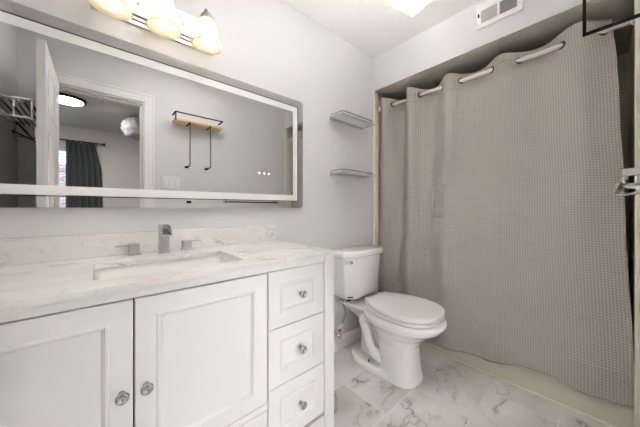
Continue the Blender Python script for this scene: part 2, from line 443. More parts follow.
# bedroom beyond the door
BX0, BX1, BY = -1.75, 1.9, -4.45
struct('floor_bedroom', B(BX0, BX1, BY, YF, -.06, -.051), M_carpet)
struct('floor_threshold', B(DX0, DX1, YB, YF, -.05, .002), M_trim)
struct('ceiling_bedroom', B(BX0-.1, BX1+.1, BY-.1, YB, ZC, ZC+.1), M_bedwall)
struct('wall_bedroom_left', B(BX0-.1, BX0, BY-.1, YB, -.06, ZC), M_bedwall)
struct('wall_bedroom_right', B(BX1, BX1+.1, BY-.1, YB, -.06, ZC), M_bedwall)
fb = bm_new()
box(fb, BX0, DX0-CW, YB-.01, YB, -.06, ZC); box(fb, DX1+CW, BX1, YB-.01, YB, -.06, ZC); box(fb, DX0-CW, DX1+CW, YB-.01, YB, DZ+CW, ZC)
struct('wall_bedroom_front', fb, M_bedwall)
WX0, WX1, WZ0, WZ1 = -1.15, -.34, .85, 2.04
wb = bm_new()
box(wb, BX0, WX0, BY-.1, BY, -.06, ZC); box(wb, WX1, BX1, BY-.1, BY, -.06, ZC); box(wb, WX0, WX1, BY-.1, BY, -.06, WZ0); box(wb, WX0, WX1, BY-.1, BY, WZ1, ZC)
struct('wall_bedroom_back', wb, M_bedwall)
f = bm_new(); t_ = .035
box(f, WX0, WX0+t_, BY-.09, BY-.05, WZ0, WZ1); box(f, WX1-t_, WX1, BY-.09, BY-.05, WZ0, WZ1)
box(f, WX0+t_, WX1-t_, BY-.09, BY-.05, WZ0, WZ0+t_); box(f, WX0+t_, WX1-t_, BY-.09, BY-.05, WZ1-t_, WZ1); box(f, WX0+t_, WX1-t_, BY-.09, BY-.05, 1.43, 1.465)
wn = struct('window_1', f, M_trim, loc=((WX0+WX1)/2, BY-.07, WZ0))
obj('window_glass', B(WX0+t_, WX1-t_, BY-.072, BY-.069, WZ0+t_, WZ1-t_), M_glass, wn)
struct('ground', B(-8, 6, -12, BY-.1, -.3, -.06), M_lawn)
tag(obj('brick_building', B(-6, 4, -9.2, -8.8, -.06, 2.35), M_brick, loc=(-1, -9, -.06)), 'red brick building seen outside through the bedroom blinds', 'building')

# ------------------------------------------------------------------ vanity
CX0, CX1, CY = -.40, .828, -.53
van = thing('vanity_cabinet', 'white vanity cabinet with two panelled doors and a stack of drawers', 'cabinet', (.215, -.27, 0))
ZT = .8815
c = bm_new()
box(c, CX0, CX1, -.025, -.006, .12, ZT)                    # back
box(c, CX0+.01, CX1-.01, CY+.03, -.025, .13, .15)                # bottom
box(c, .480, .494, CY+.012, -.03, .15, ZT-.02)            # partition
obj('carcass', c, M_cab, van)
f = bm_new()
box(f, CX0+.06, .768, CY, CY+.02, .853, ZT)                 # top rail
box(f, .4805, .4935, CY+.017, CY+.022, .16, .853)               # stile
box(f, CX0+.06, .4805, CY+.0005, CY+.02, .338, .3605)               # rail under the doors
obj('face_frame', f, M_cab, van, bevel=.0015)
for x0, x1 in ((CX0, CX0+.06), (.768, CX1)):
    p = bm_new(); box(p, x0, x1, CY-.004, CY+.056, 0, ZT)
    obj('corner_post', p, M_cab, van, bevel=.004)
for x0, x1 in ((CX1-.022, CX1-.004), (CX0+.004, CX0+.022)):
    s = bm_new()
    box(s, x0, x1, CY+.056, -.006, .10, ZT)
    obj('side_panel', s, M_cab, van)
for x0, x1 in ((CX0+.01, CX0+.05), (CX1-.05, CX1-.01)):
    obj('rear_foot', B(x0, x1, -.06, -.02, 0, .10), M_cab, van)
DP = [(0, -.002), (.002, 0), (.047, 0), (.049, .0), (.052, .0035), (.057, .0035), (.061, -.001), (.065, -.006), (.071, -.007)]
def knob_bm(x, z, y):
    return lathe(bm_new(), [(0, 0), (.008, 0), (.007, .004), (.005, .010), (.006, .014), (.0135, .018), (.0155, .022), (.0145, .026), (.010, .0285), (.0095, .0275), (0, .0275)], (x, y, z), (0, -1, 0), 24)
for x0, x1, kx in ((CX0+.063, .0725, .048), (.0765, .4780, .101)):
    dd = edge_smooth(obj('cabinet_door', panel_rings(bm_new(), x0, x1, .364, .8490, CY-.001, DP, .016), M_cab, van), 25)
    obj('cabinet_knob', knob_bm(kx, .609, CY-.002), M_knob, dd, smooth=True)
RP = [(0, -.002), (.002, 0), (.052, 0), (.054, .004), (.060, .0055), (.065, .003), (.068, -.001), (.071, -.0015)]
for zc in (.743, .5155, .288):
    z0, z1 = zc-.1120, zc+.1120
    if zc > .7: z1 = .8515
    dr = edge_smooth(obj('drawer', panel_rings(bm_new(), .4835, .7655, z0, z1, CY-.001, RP, .016), M_cab, van), 25)
    obj('drawer_knob', knob_bm(.632, zc, CY-.003), M_knob, dr, smooth=True)
edge_smooth(obj('lower_front_panel', panel_rings(bm_new(), CX0+.063, .4780, .165, .3355, CY-.001, [(0, -.002), (.002, 0), (.04, 0)], .016), M_cab, van), 25)
# curved bottom apron
ap = bm_new(); N = 24; top = []; bot = []
xa, xb = CX0+.06, .768
for i in range(N+1):
    u = i/N; x = xa + (xb-xa)*u
    zb_ = .10 + .03*math.sin(PI*u)**.6
    if u < .04 or u > .96: zb_ = .10
    bot.append((x, zb_))
rings = []
for (x, zb_) in bot:
    rings.append([Vector((x, CY, zb_)), Vector((x, CY+.018, zb_)), Vector((x, CY+.018, .1605)), Vector((x, CY, .1605))])
loft(ap, rings)
obj('bottom_apron', ap, M_cab, van)
obj('gap_shade_sheet', B(CX0+.02, .765, CY+.0225, CY+.026, .155, .86), M_gap_shade, van)  # added dark sheet, stands in for the shade behind the door gaps

# countertop with a rounded rectangular cut-out
KX0, KX1, KY0, KY1 = -.412, .833, -.546, 0.0
ZK0, ZK1 = .882, .898
def rrect(x0, x1, y0, y1, r, z, n=6):
    pts = []
    for cx_, cy_, a0 in ((x1-r, y1-r, 0), (x0+r, y1-r, PI/2), (x0+r, y0+r, PI), (x1-r, y0+r, 1.5*PI)):
        for k in range(n+1):
            a = a0 + PI/2*k/n; pts.append(Vector((cx_+r*math.cos(a), cy_+r*math.sin(a), z)))
    return pts
SX0, SX1, SY0, SY1 = -.008, .424, -.455, -.196
def slab_with_hole(outer, inner, z0, z1):
    b = bm_new(); loops = []
    for z in (z1, z0):
        es = []; vs2 = []
        for lp in (outer, inner):
            vs = [b.verts.new((p.x, p.y, z)) for p in lp]; vs2.append(vs)
            es += [b.edges.new((vs[i], vs[(i+1) % len(vs)])) for i in range(len(vs))]
        bmesh.ops.triangle_fill(b, edges=es, use_beauty=True); loops.append(vs2)
    for k in (0, 1):
        A, C_ = loops[0][k], loops[1][k]
        for i in range(len(A)):
            j = (i+1) % len(A); b.faces.new((A[i], A[j], C_[j], C_[i]))
    return b
ct = slab_with_hole(rrect(KX0, KX1, KY0, KY1, .006, 0, 3), rrect(SX0, SX1, SY0, SY1, .016, 0), ZK0, ZK1)
tag(obj('countertop', ct, M_stone, loc=(.21, -.27, ZK0)), 'cream marble vanity countertop with grey veins and a sink cut-out', 'countertop')
tag(obj('backsplash', B(KX0, .823, -.020, -.0005, ZK1, .990), M_stone, loc=(.2, -.01, ZK1), bevel=.002), 'low cream marble backsplash along the wall under the mirror', 'backsplash')
# undermount basin
sk = thing('undermount_sink', 'white rectangular sink basin set under the marble countertop', 'sink', ((SX0+SX1)/2, (SY0+SY1)/2, .75))
b = bm_new(); e = .006
rings = []
for ins, z, r in ((-e-.012, ZK0-.0005, .022), (-e, ZK0-.0005, .020), (-.004, ZK0-.02, .022), (.006, .80, .04), (.016, .772, .05), (.04, .760, .05), (.09, .756, .03)):
    rings.append(rrect(SX0+ins, SX1-ins, SY0+ins, SY1-ins, r, z))
outer = []
for ins, z, r in ((.09, .748, .03), (.035, .75, .05), (.008, .765, .05), (-.004, .80, .04), (-e-.012, ZK0-.02, .035)):
    outer.append(rrect(SX0+ins, SX1-ins, SY0+ins, SY1-ins, r, z))
loft(b, rings, False, True)
loft(b, outer + [rings[0]], True, False)
bmesh.ops.remove_doubles(b, verts=b.verts, dist=1e-5)
obj('basin', b, M_basin, sk, smooth=True)
obj('drain', lathe(bm_new(), [(0, 0), (.018, 0), (.022, .002), (.022, .0035), (.014, .004), (0, .0045)], ((SX0+SX1)/2, (SY0+SY1)/2, .756), (0, 0, 1), 20), M_chrome, sk, smooth=True)

# faucet
fa = thing('sink_faucet', 'brushed nickel square waterfall faucet with two cube handles behind the sink', 'faucet', (.222, -.075, ZK1))
s = bm_new()
box(s, .200, .244, -.098, -.054, ZK1, ZK1+.006)
obj('spout_base', s, M_nickel, fa, bevel=.001)
s = bm_new()
def slab(b, x0, x1, pts):
    loft(b, [[Vector((x, y, z)) for y, z in pts] for x in (x0, x1)])
slab(s, .203, .240, [(-.058, ZK1+.006), (-.095, ZK1+.006), (-.095, .985), (-.150, .978), (-.150, .981), (-.095, .991), (-.058, .999)])
for q in (.203, .237):
    slab(s, q, q+.003, [(-.058, .998), (-.095, .990), (-.150, .981), (-.143, 1.006), (-.120, 1.018), (-.058, 1.022)])
box(s, .206, .237, -.062, -.058, .998, 1.022)
sp_ = obj('spout', s, M_nickel, fa, bevel=.0008)
s = bm_new(); slab(s, .2065, .2365, [(-.0625, .9995), (-.095, .9925), (-.1485, .9825), (-.1485, .9835), (-.095, .994), (-.0625, 1.001)])
obj('water_channel', s, M_steel, sp_)  # darker steel puts the trough's dark reflection into its colour
for hx, sg in ((.118, -1), (.320, 1)):
    hb = bm_new(); box(hb, hx-.0225, hx+.0225, -.0725, -.0275, ZK1, ZK1+.006)
    hd = obj('handle_base', hb, M_nickel, fa, bevel=.001)
    hh = bm_new(); box(hh, hx-.018, hx+.018, -.068, -.032, ZK1+.0065, ZK1+.044)
    x0, x1 = sorted((hx+sg*.018, hx+sg*.062))
    box(hh, x0, x1, -.060, -.040, ZK1+.037, ZK1+.043)
    obj('handle', hh, M_nickel, hd, bevel=.001)

# ------------------------------------------------------------------ mirror
MX0, MX1, MZ0, MZ1 = -.372, 1.034, 1.095, 1.802
mi = thing('wall_mirror', 'wide frameless mirror with a frosted light band over the vanity', 'mirror', (.33, -.001, MZ0))
def rr_xz(x0, x1, z0, z1, r, y, n=5):
    return [Vector((p.x, y, p.y)) for p in rrect(x0, x1, z0, z1, r, 0, n)]
yb, yf = -.001, -.028
R0 = rr_xz(MX0, MX1, MZ0, MZ1, .022, yb); R1 = rr_xz(MX0, MX1, MZ0, MZ1, .022, yf+.003)
b = bm_new(); loft(b, [R0, R1], True, True)
obj('backing', b, M_nickel, mi)
b = bm_new()
loft(b, [rr_xz(MX0+.001, MX1-.001, MZ0+.001, MZ1-.001, .021, yf+.003), rr_xz(MX0+.001, MX1-.001, MZ0+.001, MZ1-.001, .021, yf+.0005), rr_xz(MX0+.0015, MX1-.0015, MZ0+.0015, MZ1-.0015, .0205, yf)])
obj('mirror_glass', b, M_mirror, mi)
b = bm_new()
def band(o1, o2, y, r1, r2):
    a = rr_xz(MX0+o1, MX1-o1, MZ0+o1, MZ1-o1, r1, y); c2 = rr_xz(MX0+o2, MX1-o2, MZ0+o2, MZ1-o2, r2, y)
    VA = [b.verts.new(p) for p in a]; VC = [b.verts.new(p) for p in c2]
    VA2 = [b.verts.new(p + Vector((0, .0008, 0))) for p in a]; VC2 = [b.verts.new(p + Vector((0, .0008, 0))) for p in c2]
    n = len(VA)
    for i in range(n):
        j = (i+1) % n
        b.faces.new((VA[i], VA[j], VC[j], VC[i])); b.faces.new((VA2[i], VC2[i], VC2[j], VA2[j]))
        b.faces.new((VA[i], VA2[i], VA2[j], VA[j])); b.faces.new((VC[i], VC[j], VC2[j], VC2[i]))
band(.048, .082, yf-.0009, .006, .004)
obj('frosted_band', b, M_frost, mi)
b = bm_new(); band(.0425, .0460, yf-.0009, .006, .006)
obj('etched_line', b, M_dark, mi)
for x in (.712, .744, .775):
    obj('touch_button', lathe(bm_new(), [(0, 0), (.006, 0), (.006, .0006), (0, .0006)], (x, yf-.0001, 1.30), (0, -1, 0), 14), M_led, mi)

# ------------------------------------------------------------------ vanity light bar
vl = thing('vanity_light', 'brushed nickel wall light bar with three cream glass bell shades above the mirror', 'light', (.217, 0, 1.98))
p = bm_new()
box(p, -.01, .444, -.016, -.0005, 1.915, 2.045)
box(p, .0, .434, -.026, -.016, 1.930, 2.030)
obj('backplate', p, M_nickel, vl, bevel=.004)
obj('backplate_lip', B(-.02, .454, -.010, -.0005, 1.895, 1.9145), M_nickel, vl, bevel=.003)
for i, x in enumerate((.044, .222, .400)):
    yS = -.090
    pts = smoothpath([(x, -.026, 2.000), (x, -.036, 2.008), (x, -.046, 2.035), (x, -.060, 2.060), (x, -.080, 2.062), (x, yS, 2.036)], 6)
    am = obj('arm', tube(bm_new(), pts, .0065, 10), M_nickel, vl, smooth=True)
    obj('arm_rosette', lathe(bm_new(), [(0, 0), (.02, 0), (.02, .004), (.01, .01), (0, .012)], (x, -.026, 2.000), (0, -1, 0), 18), M_nickel, am, smooth=True)
    cup = obj('socket_cup', lathe(bm_new(), [(0, .042), (.010, .042), (.018, .037), (.027, .028), (.031, .018), (.035, .006), (.037, 0), (.030, 0), (0, .006)], (x, yS, 1.999), (0, 0, 1), 24), M_nickel, vl, smooth=True)
    b = bm_new()
    prof = [(.034, 2.008), (.037, 1.997), (.0415, 1.978), (.0460, 1.957), (.0495, 1.936), (.0530, 1.915), (.0575, 1.898), (.063, 1.885), (.0665, 1.878)]
    prof2 = [(r-.003, z) for r, z in reversed(prof)]
    lathe(b, [(r, z) for r, z in prof + prof2], (x, yS, 0), (0, 0, 1), 36)
    obj('glass_shade', b, M_shade, vl, smooth=True)
    obj('light_bulb', lathe(bm_new(), [(0, 1.884), (.012, 1.887), (.022, 1.896), (.027, 1.910), (.025, 1.925), (.017, 1.945), (.013, 1.965), (.013, 1.995), (0, 1.996)], (x, yS, 0), (0, 0, 1), 16), M_bulb, vl, smooth=True)
    for sx in (.09,) if i < 2 else ():
        obj('screw_cap', lathe(bm_new(), [(0, 0), (.006, 0), (.006, .003), (0, .005)], (x+sx, -.026, 1.98), (0, -1, 0), 12), M_chrome, vl, smooth=True)

# ------------------------------------------------------------------ bathroom ceiling light (square bent glass)
LX, LY, ang = 1.460, -.592, math.radians(-14)
cl = thing('ceiling_light', 'square frosted glass flush light on the bathroom ceiling', 'ceiling light', (LX, LY, ZC))
def rotp(u, v, z): return Vector((LX + u*math.cos(ang) - v*math.sin(ang), LY + u*math.sin(ang) + v*math.cos(ang), z))
b = bm_new(); n = 16; S = .117; g = []
for i in range(n+1):
    row = []
    for j in range(n+1):
        a, c_ = -1 + 2*i/n, -1 + 2*j/n
        u = S*a*(1 - .16*(1-c_*c_)*abs(a)**2); v = S*c_*(1 - .16*(1-a*a)*abs(c_)**2)
        rr = (a*a + c_*c_) / 2
        z = 2.370 + .016*rr**1.2
        row.append(b.verts.new(rotp(u, v, z)))
    g.append(row)
for i in range(n):
    for j in range(n): b.faces.new((g[i][j], g[i+1][j], g[i+1][j+1], g[i][j+1]))
gl = obj('glass_diffuser', b, M_ceilglass, cl, smooth=True)
md = gl.modifiers.new('solid', 'SOLIDIFY'); md.thickness = .004
b = bm_new()
loft(b, [[rotp(a*q, c_*q, z) for a, c_ in ((-1, -1), (1, -1), (1, 1), (-1, 1))] for q, z in ((.09, ZC-.0005), (.100, ZC-.022), (.095, ZC-.022), (.08, ZC-.010))])
obj('ceiling_pan', b, M_plastic, cl, smooth=False)
for s1 in (-1, 1):
    b = bm_new(); lathe(b, [(0, 0), (.008, .002), (.010, .010), (.006, .018), (.004, .03), (.004, .06), (0, .06)], rotp(s1*.103, 0, 2.372), (0, 0, 1), 14)
    obj('clip_knob', b, M_chrome, cl, smooth=True)
L = bpy.data.lights.new('ceiling_bulb', 'POINT'); L.energy = CEIL_W; L.color = (1, .97, .93); L.shadow_soft_size = .02
lo = bpy.data.objects.new('ceiling_bulb_light', L); COL.objects.link(lo); lo.parent = cl; lo.location = (0, 0, -.036)

# ------------------------------------------------------------------ toilet
TX = 1.497
to = thing('toilet', 'white two-piece toilet with closed lid between the vanity and the shower curtain', 'toilet', (TX, -.40, 0))
def sring(vb, vf, hw, z, nf=2.2, nb=2.6, N=48, cx=TX):
    vc = (vb+vf)/2; a = (vf-vb)/2; out = []
    for k in range(N):
        th = 2*PI*k/N; c_, s_ = math.cos(th), math.sin(th); n_ = nf if s_ >= 0 else nb
        out.append(Vector((cx + hw*math.copysign(abs(c_)**(2/n_), c_), -(vc + a*math.copysign(abs(s_)**(2/n_), s_)), z)))
    return out
b = bm_new()
loft(b, [sring(*q) for q in ((.36, .612, .128, .0, 2.5, 4), (.36, .612, .128, .02, 2.5, 4), (.36, .602, .117, .08, 2.5, 4), (.355, .592, .111, .17, 2.4, 4),
     (.34, .594, .112, .225, 2.3, 3.5), (.31, .625, .132, .275, 2.2, 2.8), (.27, .685, .165, .325, 2.1, 2.5), (.245, .738, .197, .362, 2.1, 2.5), (.235, .760, .210, .392, 2.1, 2.6), (.235, .758, .208, .413, 2.1, 2.6))])
# rear deck carrying the tank
loft(b, [sring(*q) for q in ((.20, .36, .05, .26, 4, 4), (.10, .38, .085, .33, 4, 5), (.04, .38, .115, .365, 4, 6), (.03, .38, .14, .39, 5, 7), (.03, .38, .145, .408, 5, 7))])
# foot
loft(b, [sring(*q) for q in ((.085, .52, .136, 0, 4, 2.2), (.085, .52, .136, .034, 4, 2.2), (.095, .52, .126, .046, 4, 2.2))])
loft(b, [sring(*q) for q in ((.15, .42, .045, .03, 3, 3), (.18, .42, .040, .34, 3, 3))])
for sx in (-1, 1):
    x0 = TX + sx*.078
    tube(b, smoothpath([(x0-sx*.03, -.34, .285), (x0, -.305, .330), (x0, -.262, .343), (x0, -.235, .318), (x0, -.238, .283), (x0, -.262, .232), (x0, -.280, .175), (x0+sx*.008, -.315, .130), (x0+sx*.010, -.345, .105), (x0, -.40, .095)], 6), .034, 14)
    lathe(b, [(0, -.045), (.028, -.036), (.043, -.014), (.043, .014), (.028, .036), (0, .045)], (x0+sx*.004, -.345, .112), (0, -1, -.5), 18)
    tube(b, smoothpath([(x0-sx*.02, -.30, .36), (x0, -.345, .30), (x0+sx*.004, -.385, .22), (x0+sx*.01, -.41, .12)], 5), .024, 10)
bowl = obj('bowl', b, M_ceramic, to)
remeshed(bowl, .005, 5)
OUT = [(0, .110), (.012, .122), (.05, .143), (.12, .176), (.19, .197), (.26, .205), (.32, .200), (.37, .184), (.41, .158), (.44, .122), (.457, .082), (.466, .042), (.468, .0)]
LXC = TX + .012
def lid_ring(vb, ins, z0, z1, sc=1.0):
    # half outline, back to front, then mirrored; z runs from z0 at the back to z1 at the front
    P = smoothpath([(hw, v, 0) for v, hw in OUT], 4)
    pts = []; L_ = OUT[-1][0]; half = .5*L_
    for p in P:
        f = 1 - ins/.205
        pts.append((p.x*f, half + (p.y-half)*(1 - ins/half)))
    full = [(x, v) for x, v in pts] + [(-x, v) for x, v in reversed(pts[:-1])]
    return [Vector((LXC + x, -(vb + v), z0 + (z1-z0)*(v/L_))) for x, v in full]
def stack(vb, zs): return loft(bm_new(), [lid_ring(vb, i, a, c_) for a, c_, i in zs])
edge_smooth(obj('seat', stack(.268, ((.417, .417, .010), (.4195, .4195, .004), (.430, .427, .003), (.4345, .4315, .010))), M_seat, to), 50)
edge_smooth(obj('lid', stack(.266, ((.4455, .4425, .010), (.4475, .4445, .002), (.462, .457, 0), (.467, .461, .003), (.469, .463, .010), (.471, .465, .03), (.472, .4665, .08), (.4725, .467, .14))), M_seat, to), 50)
for sx in (-1, 1):
    obj('seat_hinge', B(LXC+sx*.072-.018, LXC+sx*.072+.018, -.278, -.240, .4125, .462), M_seat, to, bevel=.006)
def tank_ring(hw, vb, vf, ch, z, cx=TX):
    return [Vector((cx+u, -v, z)) for u, v in ((-hw, vb), (hw, vb), (hw, vf-ch*.62), (hw-ch, vf), (-hw+ch, vf), (-hw, vf-ch*.62))]
b = bm_new()
loft(b, [tank_ring(.165, .035, .185, .07, .437), tank_ring(.188, .028, .203, .075, .452), tank_ring(.198, .026, .210, .08, .50), tank_ring(.216, .022, .222, .085, .744)])
tk = obj('tank', b, M_ceramic, to, bevel=.014, bseg=4); edge_smooth(tk, 60)
b = bm_new()
loft(b, [tank_ring(.226, .016, .230, .088, .7445), tank_ring(.234, .012, .238, .092, .750), tank_ring(.234, .012, .238, .092, .777), tank_ring(.222, .018, .226, .085, .790), tank_ring(.17, .04, .18, .06, .794)])
tl = obj('tank_lid', b, M_ceramic, to, bevel=.006, bseg=3); edge_smooth(tl, 60)
# flush lever on the canted front corner
lv = bm_new()
cx_ = TX-.175; vy = -.199
nrm = Vector((-.53, -.85, 0)).normalized()
lathe(lv, [(0, 0), (.013, 0), (.013, .006), (.008, .009), (.008, .018), (0, .019)], Vector((cx_, vy, .715)) , nrm, 18)
tg = Vector((-nrm.y, nrm.x, 0)); tg = tg if tg.x < 0 else -tg
p0 = Vector((cx_, vy, .715)) + nrm*.014
tube(lv, [p0 - tg*.004, p0 + tg*.02 + nrm*.003, p0 + tg*.05 + nrm*.004, p0 + tg*.058 + nrm*.004], .006, 10, [.006, .0065, .005, .002])
obj('flush_lever', lv, M_chrome, to, smooth=True)
# small dark sticker low on the tank's canted corner
sb = bm_new(); q0 = Vector((TX-.175, -.1905, .475)) + nrm*.0095
tgx = tg
vs = []
for k in (0, 1):
    for du, dz in ((-.022, -.004), (.022, -.004), (.022, .004), (-.022, .004)): vs.append(q0 + tgx*du + Vector((0, 0, dz)) + nrm*(.0012*k))
loft(sb, [vs[:4], vs[4:]])
obj('tank_label', sb, M_dark, to)
for sx in (-1, 1):
    obj('bolt_cap', lathe(bm_new(), [(.009, 0), (.009, .004), (.005, .008), (.004, .022), (0, .022)], (TX+sx*.105, -.30, .040), (0, 0, 1), 12), M_dark, to)
tw = bm_new()
lathe(tw, [(0, -.006), (.016, -.006), (.016, .026), (0, .026)], (TX-.10, -.11, .413), (0, 0, 1), 12)
obj('tank_bolt', tw, M_dark, to)

# water supply valve and hose
sv = thing('supply_valve', 'water shut-off valve with braided hose on the wall beside the toilet', 'valve', (1.335, 0, .12))
vx = 1.335; vz = .155
b = bm_new()
lathe(b, [(0, 0), (.024, 0), (.022, .006), (.008, .009), (.008, .05), (.011, .052), (.011, .075), (0, .076)], (vx, -.001, vz), (0, -1, 0), 16)
lathe(b, [(.009, 0), (.009, .03), (.006, .034), (0, .034)], (vx, -.062, vz), (0, 0, 1), 12)
obj('valve_body', b, M_chrome, sv, smooth=True)
b = bm_new(); lathe(b, [(0, 0), (.018, .002), (.02, .007), (.012, .012), (0, .013)], (vx, -.077, vz), (0, -1, 0), 16)
obj('valve_handle', b, M_chrome, sv, smooth=True)
hs = smoothpath([(vx, -.062, vz+.034), (vx+.04, -.07, vz+.085), (vx+.066, -.075, vz+.15), (vx+.035, -.085, vz+.22), (vx+.005, -.10, .437)], 7)
obj('supply_hose', tube(bm_new(), hs, .0055, 10), M_braid, sv, smooth=True)
b = bm_new()
box(b, vx-.026, vx+.026, -.087, -.0855, vz+.030, vz+.090)
tgp = obj('hang_tag', b, M_tagwhite, sv)
obj('tag_print', B(vx-.022, vx+.006, -.0885, -.0871, vz+.036, vz+.056), M_red, tgp)

# ------------------------------------------------------------------ tub
tb = thing('bathtub', 'cream bathtub with its apron showing below the curtain hem', 'bathtub', (2.29, -.73, 0))
AX = 1.930
b = bm_new()
prof = [(AX, .0), (AX, .37), (AX+.012, .385), (AX+.06, .39), (AX+.075, .38), (AX+.10, .16), (AX+.14, .10), (XA-.14, .10), (XA-.09, .16), (XA-.065, .38), (XA-.05, .39), (XA-.002, .39), (XA-.002, 0)]
loft(b, [[Vector((x, y, z)) for x, z in prof] for y in (-.003, YF+.003)], True, True)
obj('tub_shell', b, M_tub, tb, bevel=.006)
obj('apron_base_strip', B(AX-.008, AX-.0005, YF+.015, -.015, 0, .012), M_cream, tb, bevel=.003)

# ------------------------------------------------------------------ curtain rod and shower curtain
RX, RZ = 1.94, 2.0
cr = thing('shower_curtain_rod', 'pale straight shower rod spanning the tub alcove under the lowered ceiling', 'curtain rod', (RX, -.73, RZ))
obj('rod', tube(bm_new(), [(RX, -.006, RZ), (RX, YF+.006, RZ)], .0125, 18), M_rod, cr, smooth=True)
for y, s in ((-.0005, -1), (YF+.0005, 1)):
    obj('rod_flange', lathe(bm_new(), [(0, 0), (.03, 0), (.03, .006), (.018, .014), (.0135, .02), (0, .02)], (RX, y, RZ), (0, s, 0), 20), M_rod, cr, smooth=True)

sc_ = thing('shower_curtain', 'taupe waffle-weave shower curtain hanging on grommets in front of the bathtub', 'shower curtain', (1.91, -.74, 0))
CRS = [.03, -.14, -.273, -.387, -.559, -.691, -.879, -1.02, -1.211, -1.363, -1.50]
def phase(y):
    for i in range(len(CRS)-1):
        if CRS[i] >= y > CRS[i+1] or i == len(CRS)-2:
            return PI*(i + (CRS[i]-y)/(CRS[i]-CRS[i+1]))
def lerp_tab(tab, q):
    if q >= tab[0][0]: return tab[0][1]
    for (a, va), (c2, vc) in zip(tab, tab[1:]):
        if a >= q >= c2:
            t = (a-q)/(a-c2); t = t*t*(3-2*t); return va + (vc-va)*t
    return tab[-1][1]
HEM = [(0, .03), (-.38, .045), (-.56, .078), (-.83, .112), (-1.04, .15), (-1.17, .158), (-1.28, .136), (-1.36, .133), (-1.46, .155)]
TOPZ = 2.052
def right_edge(z):    # y of the free edge
    return lerp_tab([(2.06, -1.392), (1.83, -1.409), (1.575, -1.418), (1.18, -1.433), (.2, -1.462)], z)
def curt(y0, z):      # y0 in 0..1
    yl = -.016; yr = right_edge(z)
    y = yl + (yr-yl)*y0
    ph = phase(y)
    k = max(0, min(1, (z-.1)/1.9))
    lf = max(0, min(1, (y+.75)/.5))
    amp = .007 + .022*lf + (.026+.014*lf)*k**1.1 + .012*max(0, (z-1.75)/.3)
    if y0 > .93: amp *= 1 - .5*(y0-.93)/.07
    edge = min(1, y0/.05)
    sl = math.sin(ph)
    xm = 1.893 + .047*k**1.5
    x = xm - amp*sl*edge
    x += .009*math.sin(3.1*y + 1.3)*(1-k) + .005*math.sin(9.3*y + 2.2*z)*(1-k)*k*4
    x += (.004+.004*(1-k))*math.sin(17*y + 1.1*math.sin(5*z))*math.sin(6.5*z+.7)
    return Vector((min(x, 1.921) if z < .45 else x, y, z))
NU, NV = 260, 150
b = bm_new(); uvl = b.loops.layers.uv.new('UVMap'); grid = []
for j in range(NV+1):
    row = []
    for i in range(NU+1):
        y0 = i/NU
        yl = -.016 + (-1.43+.016)*y0
        hz = lerp_tab(HEM, yl); tz = TOPZ + .010*math.sin(phase(yl)) + (.012 if y0 > .7 else 0)*min(1, (y0-.7)/.15 if y0 > .7 else 0)
        z = hz + (tz-hz)*j/NV
        row.append(b.verts.new(curt(y0, z)))
    grid.append(row)
for j in range(NV):
    for i in range(NU):
        fc = b.faces.new((grid[j][i], grid[j][i+1], grid[j+1][i+1], grid[j+1][i]))
        for lp, (ii, jj) in zip(fc.loops, ((i, j), (i+1, j), (i+1, j+1), (i, j+1))):
            lp[uvl].uv = (ii/NU*1.62, grid[jj][ii].co.z)
        fc.smooth = True
cloth = obj('curtain_cloth', b, M_waffle, sc_)
md = cloth.modifiers.new('solid', 'SOLIDIFY'); md.thickness = .0022; md.offset = 0
# hem bands: top header seam
for i, yc in enumerate(CRS[1:-1]):
    y0 = (yc+.016)/(right_edge(RZ)+.016)
    p1 = curt(y0-.004, RZ); p2 = curt(y0+.004, RZ)
    tv = (p2-p1).normalized(); nv = Vector((-tv.y, tv.x, 0)).normalized()
    g_ = lathe(bm_new(), [(0, -.0045), (.019, -.0045), (.0215, -.002), (.0215, .002), (.019, .0045), (0, .0045)], curt(y0, RZ), nv, 20)
    obj('grommet_hole_disc', g_, M_hole_dark, sc_)  # filled disc, the hole's darkness is put into its colour

# ------------------------------------------------------------------ vent on the soffit
vt = thing('air_vent', 'white wall register with two slatted grilles above the shower curtain', 'air vent', (XS, -.937, 2.325))
VY0, VY1, VZ0, VZ1 = -1.056, -.818, 2.246, 2.402
G1 = (-.930, -.846); G2 = (-1.028, -.944); GZ = (2.276, 2.354)
b = bm_new(); xo, xi = XS-.010, XS-.0005
box(b, xo, xi, VY0, VY1, VZ0, GZ[0]); box(b, xo, xi, VY0, VY1, GZ[1], VZ1)
box(b, xo, xi, VY0, G2[0], *GZ); box(b, xo, xi, G2[1], G1[0], *GZ); box(b, xo, xi, G1[1], VY1, *GZ)
obj('frame', b, M_trim, vt, bevel=.002)
obj('duct_backing', B(XS-.0012, XS-.0003, VY0+.01, VY1-.01, GZ[0]-.01, GZ[1]+.01), M_dark, vt)
for gi, (g0, g1) in enumerate((G1, G2)):
    b = bm_new(); n = 13
    for k in range(n):
        y = g0 + (g1-g0)*(k+.5)/n; wv = .0016
        dx = .004*(1 if gi else -.2)
        loft(b, [[Vector((XS-.0062, y-wv+dx*.3, z)), Vector((XS-.0062, y+wv+dx*.3, z)), Vector((XS-.0016, y+wv-dx*.2, z)), Vector((XS-.0016, y-wv-dx*.2, z))] for z in GZ])
    if gi:
        for k in range(6):
            z = GZ[0] + (GZ[1]-GZ[0])*(k+.5)/6; box(b, XS-.005, XS-.003, g0, g1, z-.001, z+.001)
    else:
        box(b, XS-.0045, XS-.0016, g0, g1, GZ[0], GZ[1])
    obj('grille', b, M_grille if gi == 0 else M_grille2, vt)
b = bm_new(); box(b, XS-.022, XS-.010, -.8345, -.8295, 2.316, 2.334)
obj('damper_lever', b, M_dark, vt)

